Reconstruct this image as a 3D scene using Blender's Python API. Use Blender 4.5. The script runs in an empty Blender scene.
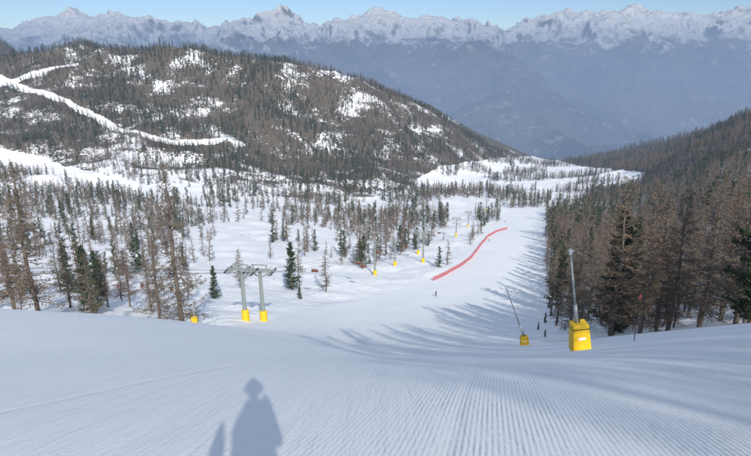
import bpy, math, random
import numpy as np
from mathutils import Vector, Matrix
random.seed(7); RS=np.random.RandomState(11)
D=bpy.data; SC=bpy.context.scene
F=590.0; CU,CV=375.5,228.0; CH=1.6
PITCH=math.atan(178/F); CP,SP=math.cos(PITCH),math.sin(PITCH)

# ------------------------------------------------ value noise
TAB=RS.rand(256,256)
def vnoise(x,y,o=0):
    x=np.asarray(x,float)+o*17.3; y=np.asarray(y,float)+o*31.7
    ix=np.floor(x).astype(int); iy=np.floor(y).astype(int)
    fx=x-ix; fy=y-iy; fx=fx*fx*(3-2*fx); fy=fy*fy*(3-2*fy)
    a=TAB[ix&255,iy&255]; b=TAB[(ix+1)&255,iy&255]; c=TAB[ix&255,(iy+1)&255]; d=TAB[(ix+1)&255,(iy+1)&255]
    return (a+(b-a)*fx)*(1-fy)+(c+(d-c)*fx)*fy
def fbm(x,y,n=4,o=0):
    s=0;w=1;t=0
    for i in range(n):
        s=s+w*vnoise(x*2**i,y*2**i,o+i);t+=w;w*=.5
    return s/t
def ridged(x,y,n=5,o=0,g=.5):
    s=0;w=1;t=0;prev=1
    for i in range(n):
        r=1-np.abs(2*vnoise(x*2.03**i,y*2.03**i,o+i)-1); r=r*r; s=s+w*r*prev;t+=w;w*=g;prev=np.clip(r*1.6,0,1)
    return s/t
def sstep(a,b,x):
    t=np.clip((x-a)/(b-a),0,1); return t*t*(3-2*t)

# ------------------------------------------------ terrain survey table (lateral ratio x/y , depth y)
YS=[15,30,50,75,110,160,240,350,500,700,900,1100,1300,1600,2000,3000]
TBL={
-1.4:[346,315,303,312,298,278,248,220,192,160,122,85,45,35,15,60],
-.66:[346,317,309,326,308,285,255,228,203,172,135,98,64,56,24,70],
-.50:[347,321,313,329,311,287,255,228,203,178,142,96,50,72,100,170],
-.35:[350,328,320,332,314,288,256,230,207,185,152,100,47,80,130,200],
-.20:[354,337,330,335,318,291,258,233,212,195,165,110,57,92,140,220],
-.10:[357,344,338,339,322,296,262,237,216,201,176,128,70,100,150,230],
 .00:[361,354,350,346,328,303,267,241,220,205,186,142,88,110,160,240],
 .10:[362,356,353,346,329,304,268,240,218,200,184,160,112,118,165,240],
 .20:[362,356,353,346,329,304,268,240,219,200,185,173,158,138,165,240],
 .30:[359,354,352,344,328,306,270,240,218,199,186,176,168,161,162,250],
 .45:[355,346,341,336,318,292,262,236,212,192,180,170,158,148,158,250],
 .66:[348,333,327,322,296,263,225,194,166,142,124,112,118,140,160,250],
 1.4:[340,312,300,280,255,230,200,172,148,125,106,96,100,120,160,250]}
AS=sorted(TBL)
def slope_of(v,y): return math.tan(PITCH+math.atan((v-CV)/F))-CH/y
Sm=np.array([[.34,.365,.405]+[slope_of(v,y) for v,y in zip(TBL[a],YS)] for a in AS])
LY=np.log(np.array([1.5,4,8]+YS,float))
def herm(xs,ys,xq):
    xs=np.asarray(xs,float); n=len(xs); d=np.diff(ys,axis=0)/np.diff(xs)[:,None]
    m=np.zeros_like(ys); m[0]=d[0]; m[-1]=d[-1]
    for i in range(1,n-1):
        h0=xs[i]-xs[i-1];h1=xs[i+1]-xs[i]
        m[i]=(d[i-1]*h1+d[i]*h0)/(h0+h1)
        lim=3*np.minimum(np.abs(d[i-1]),np.abs(d[i])); m[i]=np.where(d[i-1]*d[i]>0,np.clip(m[i],-lim,lim),0)
    i=np.clip(np.searchsorted(xs,xq,side='right')-1,0,n-2); h=(xs[i+1]-xs[i])[:,None]; t=((xq-xs[i])[:,None])/h
    return (2*t**3-3*t**2+1)*ys[i]+(t**3-2*t**2+t)*h*m[i]+(-2*t**3+3*t**2)*ys[i+1]+(t**3-t**2)*h*m[i+1]
AQ=np.linspace(-1.4,1.4,281); LQ=np.linspace(LY[0],LY[-1],580)
T1=herm(AS,Sm,AQ); T2=herm(LY,T1.T,LQ).T
k=np.exp(-np.linspace(-2,2,13)**2); k/=k.sum()
T2=np.apply_along_axis(lambda r:np.convolve(np.pad(r,6,'edge'),k,'valid'),0,T2)
k5=np.exp(-np.linspace(-2,2,15)**2); k5/=k5.sum()
T2=np.apply_along_axis(lambda r:np.convolve(np.pad(r,7,'edge'),k5,'valid'),1,T2)
PY=[0,60,68,78,110,160,200,240,300,370,500,640,660]
PL=[-1.3,-1.3,-.9,-.33,-.2,-.05,.07,.13,.16,.185,.22,.235,.3]
PR=[1.3,1.3,.42,.36,.345,.315,.31,.305,.305,.305,.30,.298,.3]
def piste(x,y):
    yy=np.maximum(y,1.); a=x/yy
    l=np.interp(yy,PY,PL); r=np.interp(yy,PY,PR)
    w=.008+1.2/yy
    m=sstep(-w,w,a-l)*sstep(-w,w,r-a)
    return np.where((y<56)&(y>-200),1.,np.where(y>650,0,m))
def H(x,y):
    x=np.asarray(x,float);y=np.asarray(y,float)
    yy=np.clip(y,1.5,3000); a=np.clip(x/np.maximum(yy,4),-1.4,1.4)
    fa=(a+1.4)/2.8*280; fl=(np.log(yy)-LY[0])/(LY[-1]-LY[0])*579
    ia=np.clip(fa.astype(int),0,279); il=np.clip(fl.astype(int),0,578); ta=fa-ia; tl=fl-il
    s=(T2[ia,il]*(1-ta)+T2[ia+1,il]*ta)*(1-tl)+(T2[ia,il+1]*(1-ta)+T2[ia+1,il+1]*ta)*tl
    z=-s*np.clip(y,-1e9,3000)
    p=piste(x,y); r=np.hypot(x,y)
    z=z+(fbm(x/14,y/22,3,3)-.5)*.7*sstep(12,50,r)
    z=z+(1-p)*sstep(60,110,r)*((fbm(x/16,y/16,3,9)-.5)*3.0)
    z=z+sstep(500,1000,r)*(ridged(x/210,y/210,4,5)-.35)*36*sstep(.0,.25,np.abs(a-.27)) 
    return z
def at(u,y):
    x=(u-CU)/F*y
    for i in range(6):
        z=float(H(x,y)); x=(u-CU)/F*(y*CP-(z-CH)*SP)
    return x,y,float(H(x,y))
YY=np.exp(np.linspace(math.log(60),math.log(2600),1500))
def unproj(u,v):
    X=(u-CU)/F; up=(CV-v)/F; Y=CP+up*SP; Z=-SP+up*CP
    h=H(X/Y*YY,YY)-(CH+Z/Y*YY); i=np.where(h>0)[0]
    i=i[0] if len(i) else len(YY)-1
    return X/Y*YY[i],YY[i]
def inpoly(x,y,P):
    c=np.zeros(np.shape(x),bool); n=len(P)
    for i in range(n):
        x1,y1=P[i];x2,y2=P[(i+1)%n]
        if y1==y2: continue
        c^=((y1>y)!=(y2>y))&(x<(x2-x1)*(y-y1)/(y2-y1)+x1)
    return c
def dens(P,m=6):
    o=[]
    for i in range(len(P)):
        a=P[i];b=P[(i+1)%len(P)]
        for k in range(m): o.append((a[0]+(b[0]-a[0])*k/m,a[1]+(b[1]-a[1])*k/m))
    return o
VAL=[unproj(*p) for p in dens([(-60,140),(0,148),(30,155),(90,172),(150,186),(230,197),(330,199),(395,197),(415,180),(440,167),(500,158),(540,156),(580,166),(645,172),(640,184),(600,190),(556,214),(500,214),(460,212),(400,210),(330,209),(200,205),(120,194),(0,164),(-60,158)])]
ROADS=[[unproj(*p) for p in L] for L in ([(-30,68),(0,79),(40,93),(75,107),(100,119),(130,132),(150,138),(190,143),(240,144)],[(0,85),(40,73),(75,64)],[(-40,90),(0,84)])]
def segd(x,y,L):
    d=np.full(np.shape(x),1e9)
    for (x1,y1),(x2,y2) in zip(L[:-1],L[1:]):
        dx,dy=x2-x1,y2-y1;t=np.clip(((x-x1)*dx+(y-y1)*dy)/(dx*dx+dy*dy+1e-9),0,1)
        d=np.minimum(d,np.hypot(x-x1-t*dx,y-y1-t*dy))
    return d
def roadmask(x,y,w=5.5):
    m=np.zeros(np.shape(x))
    for L in ROADS: m=np.maximum(m,1-sstep(w-3,w+3,segd(x,y,L)+(fbm(x/25,y/25,2,90)-.5)*5))
    return m
LIFT=[[at(246,101)[:2],at(375,222)[:2],at(456,345)[:2],(90,640)],[at(264,104)[:2],at(423,240)[:2],at(470,430)[:2],(110,700)],[(-120,62),at(246,101)[:2]]]
def liftmask(x,y):
    m=np.zeros(np.shape(x))
    for L in LIFT: m=np.maximum(m,1-sstep(6,8,segd(x,y,L)))
    return m
def openmask(x,y):
    return np.maximum(np.maximum(piste(x,y),inpoly(x,y,VAL)*1.0),roadmask(x,y))

# ------------------------------------------------ materials
def haze_group():  # haze painted into materials as emission, growing with distance, thinner with height
    g=D.node_groups.new('painted_haze','ShaderNodeTree')
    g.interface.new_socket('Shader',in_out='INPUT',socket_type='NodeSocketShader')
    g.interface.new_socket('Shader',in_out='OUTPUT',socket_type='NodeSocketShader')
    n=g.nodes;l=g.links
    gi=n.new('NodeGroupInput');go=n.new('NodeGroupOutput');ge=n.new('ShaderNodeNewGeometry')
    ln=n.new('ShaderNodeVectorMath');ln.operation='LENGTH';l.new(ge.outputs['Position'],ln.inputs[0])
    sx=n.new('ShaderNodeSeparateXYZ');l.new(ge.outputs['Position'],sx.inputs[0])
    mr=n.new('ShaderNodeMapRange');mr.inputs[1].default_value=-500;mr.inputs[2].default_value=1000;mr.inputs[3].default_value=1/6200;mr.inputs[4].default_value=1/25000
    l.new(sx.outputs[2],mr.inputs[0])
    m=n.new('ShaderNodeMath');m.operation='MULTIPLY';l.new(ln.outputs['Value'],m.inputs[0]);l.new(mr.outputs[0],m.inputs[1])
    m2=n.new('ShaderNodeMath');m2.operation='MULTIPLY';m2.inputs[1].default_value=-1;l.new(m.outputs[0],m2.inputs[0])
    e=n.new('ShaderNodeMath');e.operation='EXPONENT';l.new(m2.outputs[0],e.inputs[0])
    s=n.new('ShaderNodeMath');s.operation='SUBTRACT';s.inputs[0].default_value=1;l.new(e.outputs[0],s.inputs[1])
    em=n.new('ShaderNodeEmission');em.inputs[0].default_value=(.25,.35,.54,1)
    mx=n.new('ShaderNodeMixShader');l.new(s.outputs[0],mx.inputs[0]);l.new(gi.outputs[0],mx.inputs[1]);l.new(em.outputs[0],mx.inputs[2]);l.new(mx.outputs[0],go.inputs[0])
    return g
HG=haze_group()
class NT:
    def __init__(s,name,haze=False,rough=.8,spec=.2):
        s.m=D.materials.new(name);s.m.use_nodes=True;s.t=s.m.node_tree;s.n=s.t.nodes;s.l=s.t.links
        s.b=s.n['Principled BSDF'];s.b.inputs['Roughness'].default_value=rough;s.b.inputs['Specular IOR Level'].default_value=spec
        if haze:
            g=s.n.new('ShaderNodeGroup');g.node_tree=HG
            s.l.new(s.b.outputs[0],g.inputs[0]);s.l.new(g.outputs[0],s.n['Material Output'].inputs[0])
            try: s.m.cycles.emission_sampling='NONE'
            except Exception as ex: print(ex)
    def link(s,v,i):
        if isinstance(v,(int,float)): i.default_value=v
        elif isinstance(v,tuple): i.default_value=v if len(v)==4 or len(i.default_value)==3 else v+(1,)
        else: s.l.new(v,i)
    def math(s,op,a,b=0,c=None):
        n=s.n.new('ShaderNodeMath');n.operation=op;s.link(a,n.inputs[0]);s.link(b,n.inputs[1])
        if c is not None:s.link(c,n.inputs[2])
        return n.outputs[0]
    def pos(s): return s.n.new('ShaderNodeNewGeometry').outputs['Position']
    def obj(s): return s.n.new('ShaderNodeTexCoord').outputs['Object']
    def noise(s,v,sc,det=3,ro=.5,dist=0):
        n=s.n.new('ShaderNodeTexNoise');n.inputs['Scale'].default_value=sc;n.inputs['Detail'].default_value=det;n.inputs['Roughness'].default_value=ro;n.inputs['Distortion'].default_value=dist;s.l.new(v,n.inputs['Vector']);return n.outputs[0]
    def mapping(s,v,rot=(0,0,0),sc=(1,1,1)):
        n=s.n.new('ShaderNodeMapping');n.inputs['Rotation'].default_value=rot;n.inputs['Scale'].default_value=sc;s.l.new(v,n.inputs[0]);return n.outputs[0]
    def mr(s,v,a,b,c=0,d=1,sm=False):
        n=s.n.new('ShaderNodeMapRange');n.interpolation_type='SMOOTHSTEP' if sm else 'LINEAR'
        s.link(v,n.inputs[0]);
        for i,q in enumerate((a,b,c,d)): s.link(q,n.inputs[i+1])
        return n.outputs[0]
    def mix(s,f,a,b):
        n=s.n.new('ShaderNodeMix');n.data_type='RGBA';s.link(f,n.inputs[0]);s.link(a,n.inputs[6]);s.link(b,n.inputs[7]);return n.outputs[2]
    def attr(s,k):
        n=s.n.new('ShaderNodeAttribute');n.attribute_name=k;return n.outputs['Fac']
    def bump(s,h,st,dist,prev=None):
        n=s.n.new('ShaderNodeBump');s.link(st,n.inputs['Strength']);n.inputs['Distance'].default_value=dist;s.l.new(h,n.inputs['Height'])
        if prev is not None:s.l.new(prev,n.inputs['Normal'])
        return n.outputs[0]
    def col(s,c): s.link(c,s.b.inputs['Base Color'])
def simple(name,c,rough=.6,spec=.3,var=.15,scale=4,metal=0,haze=False):
    t=NT(name,haze,rough,spec); n=t.noise(t.obj(),scale,4)
    t.col(t.mix(n,tuple(q*(1-var) for q in c)+(1,),tuple(min(1,q*(1+var)) for q in c)+(1,)));t.b.inputs['Metallic'].default_value=metal
    return t.m
# snow ground
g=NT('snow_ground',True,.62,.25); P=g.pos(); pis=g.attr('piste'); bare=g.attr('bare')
sx=g.n.new('ShaderNodeSeparateXYZ');g.l.new(P,sx.inputs[0])
flat=g.mapping(P,sc=(1,1,.3))
n1=g.noise(flat,.02,5,.62); n2=g.noise(flat,.35,4,.65)
nn=g.math('ADD',g.math('MULTIPLY',n1,.62),g.math('MULTIPLY',n2,.38))
thr=g.math('SUBTRACT',.76,g.math('MULTIPLY',bare,.42))
bm=g.mr(nn,thr,g.math('ADD',thr,.04)); bm=g.math('MULTIPLY',bm,g.mr(bare,0,.06))
snowc=g.mix(g.noise(flat,.35,2),(.855,.873,.893,1),(.905,.913,.923,1))
dirt=g.mix(g.noise(flat,.6,3,.7),(.045,.040,.028,1),(.15,.12,.085,1))
g.col(g.mix(bm,snowc,dirt))
# corduroy
vc=g.mapping(P,rot=(0,0,math.radians(12)))
sv=g.n.new('ShaderNodeSeparateXYZ');g.l.new(vc,sv.inputs[0])
wob=g.noise(vc,.08,2); xx=g.math('ADD',sv.outputs[0],g.math('MULTIPLY',wob,.7))
cord=g.math('SINE',g.math('MULTIPLY',xx,2*math.pi/.05))
pas=g.math('FRACT',g.math('MULTIPLY',g.math('ADD',xx,101.2),1/4.6))
seam=g.math('MULTIPLY',g.mr(pas,0,.03,0,1,True),g.mr(pas,1,.97,0,1,True))
patch=g.mr(g.noise(g.mapping(P,sc=(.35,.10,.2)),1,3,.65),.36,.60)
side=g.mr(sv.outputs[0],-2.5,.5,.10,1)
brk=g.mr(g.noise(g.mapping(vc,sc=(1.2,.35,.3)),3,3,.7),.30,.6,.3,1)
cst=g.math('MULTIPLY',g.math('MULTIPLY',g.math('MULTIPLY',pis,side),g.math('ADD',g.math('MULTIPLY',patch,.7),.3)),brk)
near=g.mr(sx.outputs[1],5,60,1,.1)
b1=g.bump(cord,g.math('MULTIPLY',g.math('MULTIPLY',cst,near),1.0),.0066)
b2=g.bump(seam,g.math('MULTIPLY',pis,.22),.05,b1)
tn=g.noise(g.mapping(P,rot=(0,0,math.radians(-58)),sc=(1.0,.07,.1)),1.6,5,.72)
b3=g.bump(tn,g.math('MULTIPLY',pis,.55),.12,b2)
tn2=g.noise(g.mapping(P,rot=(0,0,math.radians(12)),sc=(1.0,.03,.1)),2.2,4,.75)
b4=g.bump(tn2,g.math('MULTIPLY',pis,.26),.07,b3)
tn3=g.noise(g.mapping(P,rot=(0,0,math.radians(-35)),sc=(1.0,.05,.1)),5,3,.7)
b4=g.bump(tn3,g.math('MULTIPLY',pis,.32),.038,b4)
b5=g.bump(g.noise(P,22,4,.75),.45,.016,b4)
off=g.math('SUBTRACT',1,pis)
b6=g.bump(g.noise(flat,.55,4,.62),g.math('MULTIPLY',off,.8),.8,b5)
g.l.new(b6,g.b.inputs['Normal']); MSNOW=g.m
# far mountains
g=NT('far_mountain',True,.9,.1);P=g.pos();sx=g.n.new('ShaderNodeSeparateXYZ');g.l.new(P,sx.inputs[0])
fn=g.noise(P,.0016,6,.66); sl=g.math('ADD',sx.outputs[2],g.mr(fn,.3,.7,-330,330))
ge=g.n.new('ShaderNodeNewGeometry');sn=g.n.new('ShaderNodeSeparateXYZ');g.l.new(ge.outputs['Normal'],sn.inputs[0])
rock=g.mr(g.math('ADD',sn.outputs[2],g.math('MULTIPLY',g.noise(P,.006,5,.75),.55)),.80,1.02)
sm=g.math('MULTIPLY',g.mr(sl,60,360,0,1,True),g.math('ADD',g.math('MULTIPLY',rock,.88),.12))
low=g.mix(g.mr(g.noise(P,.0009,6,.65),.42,.58),(.012,.022,.022,1),(.14,.12,.085,1))
low=g.mix(g.mr(g.noise(P,.0032,5,.7),.57,.66),low,(.38,.35,.28,1))
g.col(g.mix(sm,low,(.93,.93,.93,1)))
g.l.new(g.bump(g.noise(P,.0028,8,.72),1,280),g.b.inputs['Normal']); MFAR=g.m
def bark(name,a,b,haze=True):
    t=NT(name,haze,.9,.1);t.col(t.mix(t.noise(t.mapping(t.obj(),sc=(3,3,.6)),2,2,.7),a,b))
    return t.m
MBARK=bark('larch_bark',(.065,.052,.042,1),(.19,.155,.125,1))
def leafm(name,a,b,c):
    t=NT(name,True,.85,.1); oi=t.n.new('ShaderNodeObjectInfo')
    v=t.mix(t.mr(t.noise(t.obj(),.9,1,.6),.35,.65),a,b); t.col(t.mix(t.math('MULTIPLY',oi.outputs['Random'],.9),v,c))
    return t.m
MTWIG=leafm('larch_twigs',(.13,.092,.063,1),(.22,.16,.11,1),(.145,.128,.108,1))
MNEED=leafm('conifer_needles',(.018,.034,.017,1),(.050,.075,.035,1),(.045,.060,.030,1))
MYEL=simple('yellow_crash_pad',(.72,.46,.02),.55,.35,.12,3)
MGREY=simple('galvanised_steel',(.36,.38,.38),.5,.4,.15,6,.3)
MGRN=simple('pylon_paint',(.22,.26,.25),.55,.35,.15,3)
MDARK=simple('dark_rubber',(.03,.03,.035),.6,.3)
MRED=simple('safety_net_red',(.62,.07,.07),.7,.2,.1,3)
MBRN=simple('chair_upholstery',(.16,.06,.04),.6,.3)
MWHT=simple('white_plastic',(.75,.75,.75),.5,.3,.05)

# ------------------------------------------------ mesh builder
class MB:
    def __init__(s): s.v=[];s.f=[];s.m=[]
    def quad(s,pts,m=0):
        i=len(s.v);s.v+= [tuple(p) for p in pts];s.f.append(tuple(range(i,i+len(pts))));s.m.append(m)
    def tube(s,p0,p1,r0,r1,n=8,m=0,cap=True):
        p0=Vector(p0);p1=Vector(p1);d=(p1-p0).normalized();u=d.orthogonal().normalized();w=d.cross(u);i=len(s.v)
        for p,r in((p0,r0),(p1,r1)):
            for k in range(n):
                a=2*math.pi*k/n;s.v.append(tuple(p+(u*math.cos(a)+w*math.sin(a))*r))
        for k in range(n): s.f.append((i+k,i+(k+1)%n,i+n+(k+1)%n,i+n+k));s.m.append(m)
        if cap: s.f.append(tuple(range(i+n-1,i-1,-1)));s.m.append(m);s.f.append(tuple(range(i+n,i+2*n)));s.m.append(m)
    def path(s,P,R,n=6,m=0):
        for k in range(len(P)-1): s.tube(P[k],P[k+1],R[k],R[k+1],n,m,k in(0,len(P)-2))
    def box(s,c,sz,m=0,M=None,taper=1):
        i=len(s.v);x,y,z=[q/2 for q in sz]
        for dz,t in((-z,1),(z,taper)):
            for dx,dy in((-x,-y),(x,-y),(x,y),(-x,y)):
                p=Vector((dx*t,dy*t,dz)); 
                if M:p=M@p
                s.v.append(tuple(p+Vector(c)))
        for f in((3,2,1,0),(4,5,6,7),(0,1,5,4),(1,2,6,5),(2,3,7,6),(3,0,4,7)): s.f.append(tuple(i+q for q in f));s.m.append(m)
    def mesh(s,name,mats,smooth=False):
        me=D.meshes.new(name);me.from_pydata(s.v,[],s.f)
        for q in mats: me.materials.append(q)
        me.polygons.foreach_set('material_index',s.m)
        if smooth: me.polygons.foreach_set('use_smooth',[True]*len(s.f))
        me.update();return me
def add(name,me,loc=(0,0,0),rot=(0,0,0),sc=(1,1,1),parent=None):
    o=D.objects.new(name,me);o.location=loc;o.rotation_euler=rot;o.scale=sc;SC.collection.objects.link(o)
    if parent:o.parent=parent
    return o
def bevel(o,w=.03):
    b=o.modifiers.new('bevel','BEVEL');b.width=w;b.segments=2;b.limit_method='ANGLE'

# ------------------------------------------------ ground mesh
def grid_mesh(name,X,Y,Z,wrap,mat,attrs):
    nr,nc=X.shape; me=D.meshes.new(name)
    co=np.stack([X,Y,Z],-1).reshape(-1,3)
    idx=np.arange(nr*nc).reshape(nr,nc); nx=np.roll(idx,-1,1)
    a=idx[:-1];b=nx[:-1];c=nx[1:];d=idx[1:]
    q=np.stack([a,b,c,d],-1)
    if not wrap:q=q[:,:-1]
    q=q.reshape(-1,4)[:,::-1]
    me.vertices.add(len(co));me.vertices.foreach_set('co',co.ravel())
    me.loops.add(q.size);me.loops.foreach_set('vertex_index',q.ravel())
    me.polygons.add(len(q));me.polygons.foreach_set('loop_start',np.arange(0,q.size,4));
    me.polygons.foreach_set('use_smooth',np.ones(len(q),bool))
    for k,v in attrs.items():
        t=me.attributes.new(k,'FLOAT','POINT');t.data.foreach_set('value',v.ravel().astype(np.float32))
    me.materials.append(mat);me.update(calc_edges=True);me.validate()
    return add(name,me)
az=np.radians(np.concatenate([np.arange(-42,42,.085),np.arange(42,318,2.0)]))
rr=np.concatenate([np.exp(np.linspace(math.log(.02),math.log(1),12))[:-1],np.exp(np.linspace(0,math.log(700),440))[:-1],np.arange(700,1500,3.2),np.exp(np.linspace(math.log(1500),math.log(3400),60))])
R,A=np.meshgrid(rr,az,indexing='ij'); X=R*np.sin(A);Y=R*np.cos(A);Z=H(X,Y)
p=openmask(X,Y)
AA=X/np.maximum(Y,1)
bz=np.where(Y<60,0,np.where(Y<700,np.where(AA>.3,.46,.32),.82))
bz=np.where((Y>650)&(AA>.28),.95,bz); bz=np.where((Y>1500),1.0,bz); vm=inpoly(X,Y,VAL)
bz=bz-.22*sstep(930,760,Y)*(AA<.2)*(Y>700)
bz=np.where(vm,.12,bz)*(1-roadmask(X,Y))*(1-piste(X,Y))
grid_mesh('snow_ground',X,Y,Z,True,MSNOW,{'piste':np.where(vm,.3,np.clip(p,0,1)),'bare':bz})

# ------------------------------------------------ far mountain range
ya=np.linspace(-1.15,1.15,900); yb=np.exp(np.linspace(math.log(3600),math.log(26000),420))
Yf,Af=np.meshgrid(yb,ya,indexing='ij');Xf=Af*Yf
def vz(v,y): return CH-y*math.tan(PITCH+math.atan((v-CV)/F))
ys=[3600,4600,6000,8000,10500,13000,15000,17500,20000,26000]
vL=[215,185,155,118,84,56,41,26,28,80]; vR=[215,185,155,116,80,49,33,22,25,80]
zl=np.interp(np.log(yb),np.log(ys),[vz(v,y) for v,y in zip(vL,ys)])[:,None]; zr=np.interp(np.log(yb),np.log(ys),[vz(v,y) for v,y in zip(vR,ys)])[:,None]
w=sstep(-.2,.3,Af); base=zl*(1-w)+zr*w
wx=(fbm(Xf/2500,Yf/2500,3,70)-.5)*1500; wy=(fbm(Xf/2500,Yf/2500,3,80)-.5)*1500
big=ridged((Xf+wx)/2700,(Yf+wy)/5200,8,2,.58)-.28; sm=ridged((Xf+wy)/1000,(Yf+wx)/2100,6,8,.62)-.3
amp=np.interp(Yf,[3600,6000,11000,15000,18000,26000],[60,620,1150,1200,1350,1000])
amp2=np.interp(Yf,[3600,6000,11000,15000,18000,26000],[30,260,400,480,560,300])
Zf=base+big*amp+sm*amp2
sl_=(CH-vz(4,1)); cap=CH-Yf*sl_+60
ex=np.maximum(Zf-(cap-500),0); Zf=np.where(ex>0,cap-500+ex*.60,Zf)
grid_mesh('far_mountain_range',Xf,Yf,Zf,False,MFAR,{})

# ------------------------------------------------ trees
def conifer(name,seed,h=15,kind='larch',lod=0):
    r=random.Random(seed);b=MB()
    larch=kind=='larch'
    lean=(r.uniform(-.02,.02),r.uniform(-.02,.02))
    def ax(z): return Vector((lean[0]*z+.12*math.sin(z*.5+seed),lean[1]*z+.1*math.cos(z*.4+seed),z))
    rb=h*.0145; segs=8 if lod==0 else 3
    P=[ax(h*i/segs-.6*(i==0)) for i in range(segs+1)];Rr=[rb*(1-i/segs)**.85+.015 for i in range(segs+1)]
    b.path(P,Rr,8 if lod==0 else 4,0)
    nb=((110 if larch else 130),(56 if larch else 58),(38 if larch else 36))[lod]
    spread=r.uniform(.18,.27) if larch else r.uniform(.15,.20)
    if lod==2: spread*=1.1
    z0=r.uniform(.08,.2) if larch else .05
    gaps=[(r.uniform(0,6.28),r.uniform(.2,.8)) for _ in range(5)]
    for i in range(nb):
        t=z0+(1-z0)*((i+r.random())/nb)**(1.0)
        az=r.uniform(0,6.283)
        prof=(1-t)**.72 if larch else (1-t)**.6*(min(1,(t-z0)/.12+.45))
        L=h*spread*prof*r.uniform(.5,1.2)+.25
        for ga,gt in gaps:
            if abs((az-ga+3.14)%6.28-3.14)<.5 and abs(t-gt)<.09: L*=.45
        el=(math.radians(r.uniform(-16,14)) if larch else math.radians(r.uniform(-8,25)))+ (t**3)*.7
        d=Vector((math.cos(az)*math.cos(el),math.sin(az)*math.cos(el),math.sin(el)))
        o=ax(t*h); side=Vector((-math.sin(az),math.cos(az),0))
        pts=[o]
        ns=4 if lod==0 else 2
        for k in range(1,ns+1):
            f=k/ns; pts.append(o+d*L*f+Vector((0,0,(-.10*L*math.sin(f*2.6)+.10*L*f*f)))+side*L*.05*math.sin(f*3+i))
        if lod==0: b.path(pts,[.045*(1-t)+.018,.03*(1-t)+.014,.02,.012,.006],3,0)
        else: b.tube(pts[0],pts[-1],.05*(1-t)+.03,.015,3,0,False)
        nt=max(3,int(L*((7.0 if larch else 8),(4.0 if larch else 4.5),(2.8 if larch else 2.8))[lod]))
        for k in range(nt):
            f=(k+r.random())/nt; f=.12+.88*f
            q=f*ns; j=min(ns-1,int(q)); p=pts[j].lerp(pts[j+1],q-j)
            if larch:
                tl=(.35+.55*(1-f)*min(1,L/2.5))*r.uniform(.6,1.3); wd=(r.uniform(.020,.045),r.uniform(.045,.08),r.uniform(.13,.24))[lod]
                if lod: tl*=1.35
                td=(side*r.choice((-1,1))*r.uniform(.5,1)+d*r.uniform(.1,.9)+Vector((0,0,r.uniform(-.75,.25)))).normalized()
                e=p+td*tl; n=td.cross(Vector((r.uniform(-1,1),r.uniform(-1,1),r.uniform(-1,1)))).normalized()*wd
                b.quad([p-n,p+n,e],1)
                for _ in range((3,2,1)[lod]):
                    f2=r.uniform(.2,.95);p2=p.lerp(e,f2);sd=(td*.5+Vector((r.uniform(-1,1),r.uniform(-1,1),r.uniform(-1,.5)))).normalized()
                    e2=p2+sd*tl*.5;n2=sd.cross(td).normalized()*wd*.9
                    b.quad([p2-n2,p2+n2,e2],1)
            else:
                s=(r.uniform(.16,.34),r.uniform(.28,.48),r.uniform(.42,.75))[lod]
                for _ in range((4,3,2)[lod]):
                    c=p+Vector((r.uniform(-1,1),r.uniform(-1,1),r.uniform(-.6,.8)))*s*.9
                    u1=Vector((r.uniform(-1,1),r.uniform(-1,1),r.uniform(-.2,1))).normalized()*s; u2=u1.cross(Vector((r.uniform(-1,1),r.uniform(-1,1),r.uniform(-1,1)))).normalized()*s*.45
                    b.quad([c-u2,c+u2*.6-u1*.3,c+u1],1)
    return b.mesh(name,[MBARK,MTWIG if larch else MNEED])
LH=[conifer('larch_tree_crown',s,15,'larch') for s in (1,2,3,4,5,6)]
PH=[conifer('pine_tree_crown',s,12,'pine') for s in (21,22,23)]
COL=D.collections.new('distant_tree_kinds')
srcs=[]
for i in range(5): srcs.append(('a_larch%d'%i,conifer('larch_low',40+i,15,'larch',2)))
for i in range(3): srcs.append(('b_pine%d'%i,conifer('pine_low',60+i,12,'pine',2)))
for i in range(4): srcs.append(('c_larch%d'%i,conifer('larch_mid',80+i,15,'larch',1)))
for i in range(2): srcs.append(('d_pine%d'%i,conifer('pine_mid',90+i,12,'pine',1)))
for n,me in srcs: COL.objects.link(D.objects.new(n,me))

def scatter(a0,a1,y0,y1,cell,seed):
    rs=np.random.RandomState(seed)
    xs=np.arange(min(a0*y0,a0*y1),max(a1*y0,a1*y1),cell);yv=np.arange(y0,y1,cell)
    X,Y=np.meshgrid(xs,yv);X=X.ravel()+rs.uniform(-.5,.5,X.size)*cell;Y=Y.ravel()+rs.uniform(-.5,.5,Y.size)*cell
    k=(X/Y>a0)&(X/Y<a1)&(Y>y0);return X[k],Y[k],rs
pts=[]
def put(X,Y,rs,prob,hl,pinef):
    k=rs.rand(len(X))<prob*(1-np.clip(openmask(X,Y)*1.3,0,1))*(1-liftmask(X,Y)); X=X[k];Y=Y[k]
    n=len(X); hh=rs.uniform(hl[0],hl[1],n)*(.5+.5*rs.rand(n)**.5)
    pf=pinef(X,Y) if callable(pinef) else pinef
    kd=(rs.rand(n)<pf).astype(int)
    pts.extend(zip(X,Y,hh,kd))
X,Y,rs=scatter(-.78,.33,66,330,6.5,1)
cl=fbm(X/26,Y/26,3,20); a=X/Y
pr=sstep(.44,.60,cl)*.66
pr=pr*np.where((a>-.34)&(Y<175),.15,1)*np.where(Y<85,.35,1)
put(X,Y,rs,pr,(8,18),lambda x,y:np.clip(sstep(.52,.64,fbm(x/30,y/30,2,33))*.6+.06,0,1))
X,Y,rs=scatter(-.78,.33,330,760,8,2)
cl=fbm(X/45,Y/45,3,20); put(X,Y,rs,sstep(.38,.52,cl)*.95+.04,(8,17),lambda x,y:.12+.4*sstep(.5,.6,fbm(x/60,y/60,3,47)))
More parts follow.
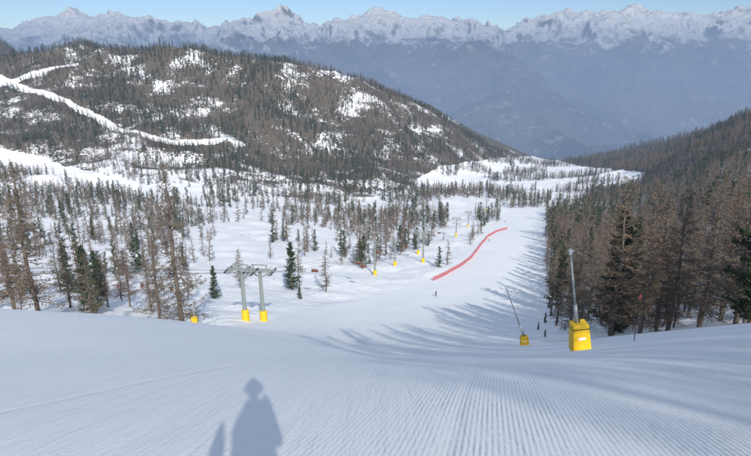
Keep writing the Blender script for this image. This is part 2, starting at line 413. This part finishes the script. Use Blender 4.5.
X,Y,rs=scatter(-.80,.29,760,1420,6.6,3)
cl=fbm(X/75,Y/75,4,25); lowb=sstep(760,930,Y)
put(X,Y,rs,(.38+.62*sstep(.33,.49,cl))*(.5+.48*lowb),(9,17),lambda x,y:.2+.5*sstep(.47,.60,fbm(x/110,y/110,3,44)))
X,Y,rs=scatter(-.85,-.35,1420,2150,12,4); put(X,Y,rs,.8,(9,14),.4)
X,Y,rs=scatter(.30,.95,62,400,6.1,5); put(X,Y,rs,.80,(12,23),lambda x,y:.06+.25*sstep(.54,.64,fbm(x/30,y/30,2,50)))
X,Y,rs=scatter(.28,.88,400,1500,7.0,6); put(X,Y,rs,.92,(11,19),lambda x,y:.2+.45*sstep(.46,.58,fbm(x/110,y/110,3,49)))
X,Y,rs=scatter(-.3,.45,600,1500,8,7)
k=inpoly(X,Y,VAL)&(fbm(X/60,Y/60,3,61)>np.where(X/Y<.28,.53,.56))&(rs.rand(len(X))<.9)&(roadmask(X,Y)<.1);X=X[k];Y=Y[k]
pts.extend(zip(X,Y,rs.uniform(9,16,len(X)),(rs.rand(len(X))<.3).astype(int)))
pts=[p for p in pts if not(p[1]<135 and abs(p[0]-at(255,100)[0])<9 and p[1]>70)]
hero=[(38,86,25,0,0),(182,78,25,0,1),(14,96,23,0,2),(70,105,17,0,3),(130,112,13,0,4),(160,92,18,0,5),(-6,110,22,0,1),(92,98,13,1,2),(292,165,15,1,0),(326,170,14,0,2),(100,135,12,1,2),(215,140,9,1,0),(300,150,4,1,2),(60,150,14,0,2),(240,160,12,0,4),
(640,72,21,0,3),(668,70,19,0,4),(655,86,22,0,1),(700,74,22,0,5),(735,66,23,0,0),(720,80,22,0,2),(610,95,20,0,2),(588,118,18,0,4),(572,140,16,0,3),(748,58,21,1,1),(560,165,14,0,1),(545,120,2.6,1,0),(556,112,2.2,1,1),(551,135,3,1,2),(538,105,1.8,1,1),(549,150,3.4,1,0),(545,90,1.5,1,2)]
far=[];nn_=0
for x,y,h,kd in pts:
    if y<130:
        me=random.choice(PH) if kd else random.choice(LH); s=h/(12 if kd else 15); nm='pine_tree' if kd else 'larch_tree'
        add(nm,me,(x,y,float(H(x,y))-.2),(random.uniform(-.03,.03),random.uniform(-.03,.03),random.uniform(0,6.28)),(s*random.uniform(.85,1.15),)*2+(s,)); nn_+=1
    else: far.append((x,y,h,kd))
for u,y,h,kd,i in hero:
    x,y,z=at(u,y); me=PH[i%3] if kd else LH[i]; s=h/(12 if kd else 15)
    add('pine_tree' if kd else 'larch_tree',me,(x,y,z-.2),(0,0,i*1.3),(s,s,s))
for x,y,h in [(15,9,17),(17,2,19),(13.5,-8,18),(19,-12,20),(14,-20,20),(22,8,18),(24,20,15),(28,26,16),(33,33,15),(40,38,16),(27,0,19),(34,14,18),(21,-26,20),(45,30,17),(12,-32,21),(37,41,19),(44,50,20),(48,44,20),(30,20,19),(38,28,20),(25,14,20),(52,54,21),(20,-4,21),(31,8,21)]:
    s=h/15;add('larch_tree',random.choice(LH),(x,y,float(H(x,y))-.2),(0,0,x*y),(s,s,s))
far=np.array(far); n=len(far)
me=D.meshes.new('forest_points');me.vertices.add(n)
zz=H(far[:,0],far[:,1])-.3
me.vertices.foreach_set('co',np.stack([far[:,0],far[:,1],zz],1).ravel())
sc=far[:,2]/np.where(far[:,3]>0,12,15); w=sc*RS.uniform(.9,1.3,n)
t=me.attributes.new('scl','FLOAT_VECTOR','POINT');t.data.foreach_set('vector',np.stack([w,w,sc],1).ravel().astype(np.float32))
t=me.attributes.new('rot','FLOAT_VECTOR','POINT');t.data.foreach_set('vector',np.stack([RS.uniform(-.04,.04,n),RS.uniform(-.04,.04,n),RS.uniform(0,6.28,n)],1).ravel().astype(np.float32))
ii=np.where(far[:,1]<330,np.where(far[:,3]>0,RS.randint(12,14,n),RS.randint(8,12,n)),np.where(far[:,3]>0,RS.randint(5,8,n),RS.randint(0,5,n)))
t=me.attributes.new('idx','INT','POINT');t.data.foreach_set('value',ii.astype(np.int32))
me.update();fo=add('distant_forest',me)
ng=D.node_groups.new('forest_scatter','GeometryNodeTree')
ng.interface.new_socket('Geometry',in_out='INPUT',socket_type='NodeSocketGeometry');ng.interface.new_socket('Geometry',in_out='OUTPUT',socket_type='NodeSocketGeometry')
N=ng.nodes;gi=N.new('NodeGroupInput');go=N.new('NodeGroupOutput');ip=N.new('GeometryNodeInstanceOnPoints');ci=N.new('GeometryNodeCollectionInfo')
ci.inputs['Collection'].default_value=COL;ci.inputs['Separate Children'].default_value=True;ci.inputs['Reset Children'].default_value=True
def na(k,ty):
    q=N.new('GeometryNodeInputNamedAttribute');q.data_type=ty;q.inputs['Name'].default_value=k;return q.outputs['Attribute']
L=ng.links;L.new(gi.outputs[0],ip.inputs['Points']);L.new(ci.outputs[0],ip.inputs['Instance']);ip.inputs['Pick Instance'].default_value=True
L.new(na('idx','INT'),ip.inputs['Instance Index']);L.new(na('rot','FLOAT_VECTOR'),ip.inputs['Rotation']);L.new(na('scl','FLOAT_VECTOR'),ip.inputs['Scale']);L.new(ip.outputs[0],go.inputs[0])
mod=fo.modifiers.new('scatter','NODES');mod.node_group=ng
print('near trees',nn_,'far trees',n)

# ------------------------------------------------ chairlift
def pylon(u,y,h,yaw,scale=1):
    x,y,z=at(u,y); b=MB()
    b.tube((0,0,-1),(0,0,h),.42*scale,.27*scale,16,0)
    b.tube((0,0,-.3),(0,0,2.1),.72*scale,.70*scale,18,1); b.tube((0,0,2.1),(0,0,2.25),.70*scale,.5*scale,18,1)
    b.box((0,0,h+.15),(5.6,.36,.36),0); b.box((0,0,h+1.15),(3.2,.18,.18),0)
    for s in(-1,1):
        b.box((s*1.3,0,h+.65),(.16,.16,.9),0)
        b.box((s*2.6,0,h+.05),(.14,3.2,.20),2)
        for k in range(6): b.tube((s*2.6-.1,-1.4+k*.56,h-.05),(s*2.6+.1,-1.4+k*.56,h-.05),.22,.22,12,3)
        b.box((s*2.05,0,h-.28),(.5,3.0,.05),2)
        for k in range(4): b.tube((s*1.8,-1.4+k*.93,h-.28),(s*1.8,-1.4+k*.93,h+.65),.025,.025,5,2)
        b.tube((s*1.8,-1.4,h+.65),(s*1.8,1.4,h+.65),.03,.03,5,2)
        b.tube((s*2.4,0,h+.1),(0,0,h-1.5),.09,.12,8,0)
    for s in(-.2,.2): b.tube((s,-.5,2.3),(s,-.42,h),.025,.025,5,2)
    for k in range(int((h-2.5)/.35)): b.tube((-.2,-.49,2.5+k*.35),(.2,-.49,2.5+k*.35),.018,.018,4,2)
    o=add('chairlift_pylon',b.mesh('chairlift_pylon',[MGRN,MYEL,MGREY,MDARK]),(x,y,z),(math.radians(3),0,yaw));return Vector((x,y,z+h-.3)),yaw
def chair(p,yaw):
    b=MB()
    b.path([(0,0,0),(0,.05,-.5),(0,.45,-1.4),(0,.45,-2.3)],[.035]*4,6,0)
    b.tube((-1.0,.45,-2.3),(1.0,.45,-2.3),.04,.04,6,0)
    for s in(-1,1):
        b.path([(s,.45,-2.3),(s,.50,-3.0),(s,.0,-3.05)],[.03]*3,6,0)
        b.tube((s*.5,0,-3.05),(s*.5,-.25,-3.55),.02,.02,5,0)
    for k in range(4):
        c=-.75+k*.5
        b.box((c,.15,-3.0),(.46,.5,.09),1); b.box((c,.45,-2.68),(.46,.08,.55),1)
    b.tube((-.9,-.25,-3.55),(.9,-.25,-3.55),.03,.03,6,0)
    return add('lift_chair',b.mesh('lift_chair',[MGREY,MBRN]),p,(0,0,yaw))
def ropes(P,yaws,name):
    b=MB();lines=[]
    for s in(-1,1):
        L=[]
        for i in range(len(P)-1):
            o0=Vector((math.cos(yaws[i]),math.sin(yaws[i]),0))*2.6*s;o1=Vector((math.cos(yaws[i+1]),math.sin(yaws[i+1]),0))*2.6*s
            p0=P[i]+o0;p1=P[i+1]+o1;d=(p1-p0).length
            for k in range(12):
                t=k/12;q=p0.lerp(p1,t);q.z-=4*t*(1-t)*d*.018;L.append(q)
        L.append(p1)
        for k in range(len(L)-1): b.tube(L[k],L[k+1],.03,.03,5,0,False)
        lines.append(L)
    add(name,b.mesh(name,[MDARK]));return lines
def line(specs,start,end):
    P=[start[0]];Yw=[start[1]]
    for u,y,h,yaw in specs:
        p,q=pylon(u,y,h,yaw);P.append(p);Yw.append(q)
    P.append(end[0]);Yw.append(end[1])
    return ropes(P,Yw,'lift_cable')
def gp(x,y,h): return Vector((x,y,float(H(x,y))+h))
l1=line([(246,101,10.2,-.25),(375,222,13.5,-.15),(418,290,12,-.18),(456,365,12,-.2),(478,520,12,-.2)],(gp(-120,62,11),-.9),(gp(90,700,10),-.2))
l2=line([(264,104,10.6,-.2),(395,245,12,-.15),(423,256,14.5,-.15),(468,430,12,-.2),(486,580,12,-.2)],(gp(-112,80,11),-.9),(gp(110,760,10),-.2))
for L,idx in((l1,[(0,10.2),(0,8.2),(1,10.3),(0,17),(1,20),(1,30)]),(l2,[(0,9),(1,18),(0,22),(0,40)])):
    for s,i in idx:
        q=L[s][int(i)].lerp(L[s][int(i)+1],i%1); e=L[s][int(i)+1]-L[s][int(i)]
        chair(q,math.atan2(e.y,e.x)-math.pi/2)

# ------------------------------------------------ snow lances
def lance(u,y,k,padw,padh,dx,ln,tilt):
    x,y,z=at(u,y);e=D.objects.new('snow_lance',None);SC.collection.objects.link(e);e.location=(x,y,z)
    b=MB();Mx=Matrix.Rotation(tilt,3,'Y')
    b.box((0,0,padh*.48),(padw,padw*.9,padh),0,Mx,.86)
    o=add('crash_pad',b.mesh('crash_pad',[MYEL]),parent=e);bevel(o,.08)
    b=MB()
    b.box(Vector((0,0,padh*.48))+Mx@Vector((0,-padw*.425,.1)),(padw*.38,.03,.16),1,Mx)
    b.box(Vector((0,0,padh*.48))+Mx@Vector((0,0,padh*.36)),(padw*.90,padw*.82,.05),0,Mx)
    add('pad_strap_and_label',b.mesh('pad_straps',[MDARK,MWHT]),parent=e)
    b=MB();top=Vector((dx,0,ln))
    base=Vector((0,0,-.5)); st=Mx@Vector((0,0,padh*.95))
    b.tube(base,st,.12,.12,10,0);b.tube(st,st.lerp(top,.28),.12,.12,10,0);b.tube(st.lerp(top,.28),top,.07,.055,10,0)
    b.tube(top,top+(top-st).normalized()*.35,.10,.09,10,1)
    for s in(-1,1): b.tube(top+Vector((0,0,.1)),top+Vector((s*.16,0,.3)),.03,.02,6,1)
    b.tube(st+Vector((.25,0,-.1)),st.lerp(top,.2)+Vector((.05,0,0)),.04,.04,8,2)
    b.path([(.3,-.3,.1),(.9,-.4,.06),(1.5,-.1,.08),(2.1,.3,.0)],[.04]*4,6,2)
    add('lance_pipe',b.mesh('lance_pipe',[MGREY,MWHT,MDARK],True),parent=e)
lance(578,33,1,1.15,1.95,-1.05,6.3,math.radians(-8))
lance(524,72,1,1.1,1.4,-2.9,8.2,math.radians(-6))
x,y,z=at(634,36);b=MB();b.tube((0,0,-.5),(0,0,3.6),.03,.025,8,0);b.tube((0,0,3.1),(0,0,3.4),.034,.034,8,1);add('piste_marker_pole',b.mesh('piste_marker_pole',[MDARK,MRED]),(x,y,z))
x,y,z=at(195,60);b=MB();b.tube((0,0,-.6),(0,0,1.1),.38,.36,14,0);b.tube((0,0,1.1),(0,0,3.0),.07,.06,8,1);add('padded_post',b.mesh('padded_post',[MYEL,MGREY]),(x,y,z))

# ------------------------------------------------ red safety net
N0=[unproj(*p) for p in [(433,281),(448,274),(462,266),(472,258),(478,250),(483,243),(488,237),(497,232),(508,229)]]
b=MB();Q=[]
for (x1,y1),(x2,y2) in zip(N0[:-1],N0[1:]):
    m=max(2,int(math.hypot(x2-x1,y2-y1)/1.5))
    for k in range(m):
        x=x1+(x2-x1)*k/m;y=y1+(y2-y1)*k/m;Q.append((x,y,float(H(x,y))))
for i,(x,y,z) in enumerate(Q[:-1]):
    x2,y2,z2=Q[i+1]
    if i%2==0:b.tube((x,y,z-.3),(x,y,z+1.9),.04,.035,6,0)
    for k in range(8):
        h0=.1+k*.22
        b.quad([(x,y,z+h0),(x2,y2,z2+h0),(x2,y2,z2+h0+.09),(x,y,z+h0+.09)],0)
    for k in range(5):
        t=k/5;b.quad([(x+(x2-x)*t,y+(y2-y)*t,z+(z2-z)*t+.1),(x+(x2-x)*(t+.06),y+(y2-y)*(t+.06),z+(z2-z)*t+.1),(x+(x2-x)*(t+.06),y+(y2-y)*(t+.06),z+(z2-z)*t+1.8),(x+(x2-x)*t,y+(y2-y)*t,z+(z2-z)*t+1.8)],0)
add('red_safety_net',b.mesh('red_safety_net',[MRED]))

# ------------------------------------------------ people
def clothes(name,top,leg):
    t=NT(name,False,.75,.2);s=t.n.new('ShaderNodeSeparateXYZ');t.l.new(t.obj(),s.inputs[0])
    c=t.mix(t.mr(s.outputs[2],.98,.99),leg+(1,),top+(1,));c=t.mix(t.mr(s.outputs[2],.30,.31),(.03,.03,.035,1),c);t.col(c)
    t.l.new(t.bump(t.noise(t.obj(),9,4),.4,.03),t.b.inputs['Normal']);return t.m
MSKIN=simple('skin',(.52,.32,.24),.6,.3,.06)
def person(name,loc,yaw,joints,edges,headp,top,leg,scale=1,hat=(.05,.05,.06)):
    e=D.objects.new(name,None);SC.collection.objects.link(e);e.location=loc;e.rotation_euler=(0,0,yaw);e.scale=(scale,)*3
    ks=list(joints);me=D.meshes.new('body');me.from_pydata([joints[k][0] for k in ks],[(ks.index(a),ks.index(b_)) for a,b_ in edges],[])
    o=add('body',me,parent=e);me.materials.append(clothes(name+'_clothes',top,leg))
    o.modifiers.new('skin','SKIN')
    for v,k in zip(me.skin_vertices[0].data,ks):
        r=joints[k][1];v.radius=(r,r*(.78 if k in('chest','belly','pelvis') else 1))
    me.skin_vertices[0].data[ks.index('pelvis')].use_root=True
    sb=o.modifiers.new('sub','SUBSURF');sb.levels=2;sb.render_levels=2
    import bmesh
    bm=bmesh.new();bmesh.ops.create_uvsphere(bm,u_segments=20,v_segments=14,radius=1)
    for v in bm.verts:
        x,y,z=v.co
        v.co=Vector((x*.078*(1-.15*max(0,-z)),y*.098,z*.122))
        if y>.8 and abs(x)<.25 and -.25<z<.1: v.co.y+=.018
    hm=D.meshes.new('head');bm.to_mesh(hm);bm.free();hm.materials.append(MSKIN)
    for p_ in hm.polygons:p_.use_smooth=True
    add('head',hm,headp,parent=e)
    b=MB();hp=Vector(headp)
    for k in range(6):
        z0=.01+k*.025;z1=z0+.025;f=lambda z:.108*math.sqrt(max(.02,1-(z/.165)**2))
        b.tube(hp+Vector((0,-.012,z0)),hp+Vector((0,-.012,z1)),f(z0),f(z1),16,0)
    b.tube(hp+Vector((0,-.012,.13)),hp+Vector((0,-.012,.24)),.068,.015,10,0)
    b.box(hp+Vector((0,.098,.02)),(.15,.03,.06),1)
    for s in(-1,1): b.tube(hp+Vector((s*.078,0,-.03)),hp+Vector((s*.09,0,-.0)),.02,.025,8,2)
    add('hat_and_goggles',b.mesh('hat',[simple(name+'_hat',hat),MDARK,MSKIN],True),parent=e)
    return e
def skis(e,y0=0,z=.03,poles=True):
    b=MB()
    for s in(-1,1):
        b.path([(s*.13,-.75,z),(s*.13,0,z),(s*.13,.8,z),(s*.13,.95,z+.09)],[.03]*4,6,0)
        b.box((s*.13,0,z+.05),(.08,.32,.10),1)
    if poles:
        for s in(-1,1): b.tube((s*.36,.28,1.0),(s*.5,-.1,0),.012,.008,6,1);b.tube((s*.49,-.08,.06),(s*.49,-.08,.07),.05,.05,8,1)
    add('skis',b.mesh('skis',[MDARK,MGREY]),parent=e)
J={'pelvis':((0,0,.93),.16),'belly':((0,.03,1.08),.15),'chest':((0,.08,1.30),.18),'neck':((0,.11,1.50),.065),'hd':((0,.13,1.60),.06)}
E=[('pelvis','belly'),('belly','chest'),('chest','neck'),('neck','hd')]
for s,q in((-1,'l'),(1,'r')):
    J.update({'sh'+q:((s*.19,.08,1.42),.075),'el'+q:((s*.33,.06,1.14),.055),'wr'+q:((s*.34,.26,1.02),.042),'ha'+q:((s*.345,.34,1.0),.045),'hip'+q:((s*.10,0,.88),.115),'kn'+q:((s*.13,.13,.50),.08),'an'+q:((s*.13,-.02,.13),.07),'to'+q:((s*.13,.16,.09),.055)})
    E+=[('chest','sh'+q),('sh'+q,'el'+q),('el'+q,'wr'+q),('wr'+q,'ha'+q),('pelvis','hip'+q),('hip'+q,'kn'+q),('kn'+q,'an'+q),('an'+q,'to'+q)]
for u,yy_,t,l_,yw in((436,175,(.05,.05,.07),(.03,.03,.04),.3),(489,345,(.35,.05,.05),(.04,.04,.05),-.4),(505,470,(.05,.08,.25),(.03,.03,.04),.2)):
    x,y,z=at(u,yy_);e=person('skier',(x,y,z),yw,dict(J),list(E),(0,.15,1.68),t,l_);skis(e)
# photographer (stands behind the viewpoint, seen as a shadow)
K=dict(J)
z0=float(H(0,-.4))
K.update({'pelvis':((0,0,.93),.19),'belly':((0,.0,1.10),.17),'chest':((0,.02,1.28),.15),'neck':((0,.03,1.50),.12),'hd':((0,.05,1.62),.095),'knl':((-.09,.06,.5),.10),'knr':((.09,.06,.5),.10),'anl':((-.09,-.02,.13),.07),'anr':((.09,-.02,.13),.07),'tol':((-.09,.16,.09),.055),'tor':((.09,.16,.09),.055),
 'shl':((-.10,.03,1.40),.075),'shr':((.10,.03,1.40),.075),'ell':((-.14,.12,1.15),.052),'wrl':((-.08,.25,1.30),.042),'hal':((-.06,.29,1.38),.04),'elr':((.14,.12,1.16),.052),'wrr':((.09,.25,1.34),.042),'har':((.06,.29,1.41),.04)})
Ee=list(E)
for q,b0 in(('l',(-.06,.29,1.38)),('r',(.06,.29,1.41))):
    for i in range(4):
        n1='f%s%da'%(q,i);n2='f%s%db'%(q,i);s=-1 if q=='l' else 1
        K[n1]=((b0[0]+s*.01,b0[1]+.045,b0[2]-.01+i*.022),.009);K[n2]=((b0[0]-s*.035,b0[1]+.06-.004*i,b0[2]-.01+i*.022),.008);Ee+=[('ha'+q,n1),(n1,n2)]
    K['t'+q]=((b0[0]-s*.04,b0[1]+.01,b0[2]+.03),.010);Ee.append(('ha'+q,'t'+q))
ph=person('photographer',(.06,-.50,z0),0,K,Ee,(0,.06,1.74),(.08,.10,.2),(.04,.04,.05),1.19)
b=MB()
for s in(0,.035): b.path([(-.26,.12+s,.0),(-.27,.12+s,.8),(-.28,.12+s,1.14),(-.29,.12+s*2,1.27)],[.05,.045,.045,.012],8,0)
add('shadow_skis',b.mesh('shadow_skis',[MDARK]),parent=ph)  # unseen skis, added to cast the narrow shadow beside the photographer's

# ------------------------------------------------ light, sky, camera
up=(CV-410)/F; d=Vector(((258-CU)/F,CP+up*SP,-SP+up*CP)).normalized()
el=math.asin(-d.z); rot=math.atan2(-d.x,-d.y)
print('sun el',math.degrees(el),'rot',math.degrees(rot))
sl=D.lights.new('sun','SUN');sl.energy=5;sl.angle=math.radians(.5);sl.color=(1,.95,.87);so=D.objects.new('sun',sl);SC.collection.objects.link(so);so.rotation_euler=d.to_track_quat('-Z','Y').to_euler();so.location=(0,-50,80)
wd=D.worlds.new('World');SC.world=wd;wd.use_nodes=True;n=wd.node_tree.nodes;wl=wd.node_tree.links
sk=n.new('ShaderNodeTexSky');sk.sky_type='NISHITA';sk.sun_disc=False;sk.sun_elevation=el;sk.sun_rotation=rot;sk.altitude=2200;sk.dust_density=.3;sk.air_density=1.0;sk.ozone_density=2
tc=n.new('ShaderNodeTexCoord');sp=n.new('ShaderNodeSeparateXYZ');wl.new(tc.outputs['Generated'],sp.inputs[0])
cr=n.new('ShaderNodeValToRGB');wl.new(sp.outputs[2],cr.inputs[0])
cr.color_ramp.elements[0].position=.03;cr.color_ramp.elements[0].color=(.43,.485,.59,1)
cr.color_ramp.elements[1].position=.35;cr.color_ramp.elements[1].color=(1,.95,.88,1)
mu=n.new('ShaderNodeMix');mu.data_type='RGBA';mu.blend_type='MULTIPLY';mu.inputs[0].default_value=1
wl.new(sk.outputs[0],mu.inputs[6]);wl.new(cr.outputs[0],mu.inputs[7])
n['Background'].inputs[1].default_value=.15
# fill light added to the unseen upper sky to brighten the snow
ad=n.new('ShaderNodeMix');ad.data_type='RGBA';ad.blend_type='ADD';ad.inputs[0].default_value=1
c2=n.new('ShaderNodeValToRGB');wl.new(sp.outputs[2],c2.inputs[0]);c2.color_ramp.elements[0].position=.1;c2.color_ramp.elements[0].color=(0,0,0,1);c2.color_ramp.elements[1].position=.5;c2.color_ramp.elements[1].color=(1,1,1,1)
sc2=n.new('ShaderNodeMix');sc2.data_type='RGBA';wl.new(c2.outputs[0],sc2.inputs[0]);sc2.inputs[6].default_value=(0,0,0,1);sc2.inputs[7].default_value=(1.4,1.45,1.5,1)
wl.new(mu.outputs[2],ad.inputs[6]);wl.new(sc2.outputs[2],ad.inputs[7]);wl.new(ad.outputs[2],n['Background'].inputs[0])
cd=D.cameras.new('camera');cd.lens=F/751*36;cd.sensor_width=36;cd.clip_start=.05;cd.clip_end=60000;co=D.objects.new('camera',cd);SC.collection.objects.link(co);co.location=(0,0,CH);co.rotation_euler=(math.pi/2-PITCH,0,0);SC.camera=co
SC.view_settings.view_transform='Standard';SC.view_settings.look='None';SC.view_settings.exposure=0
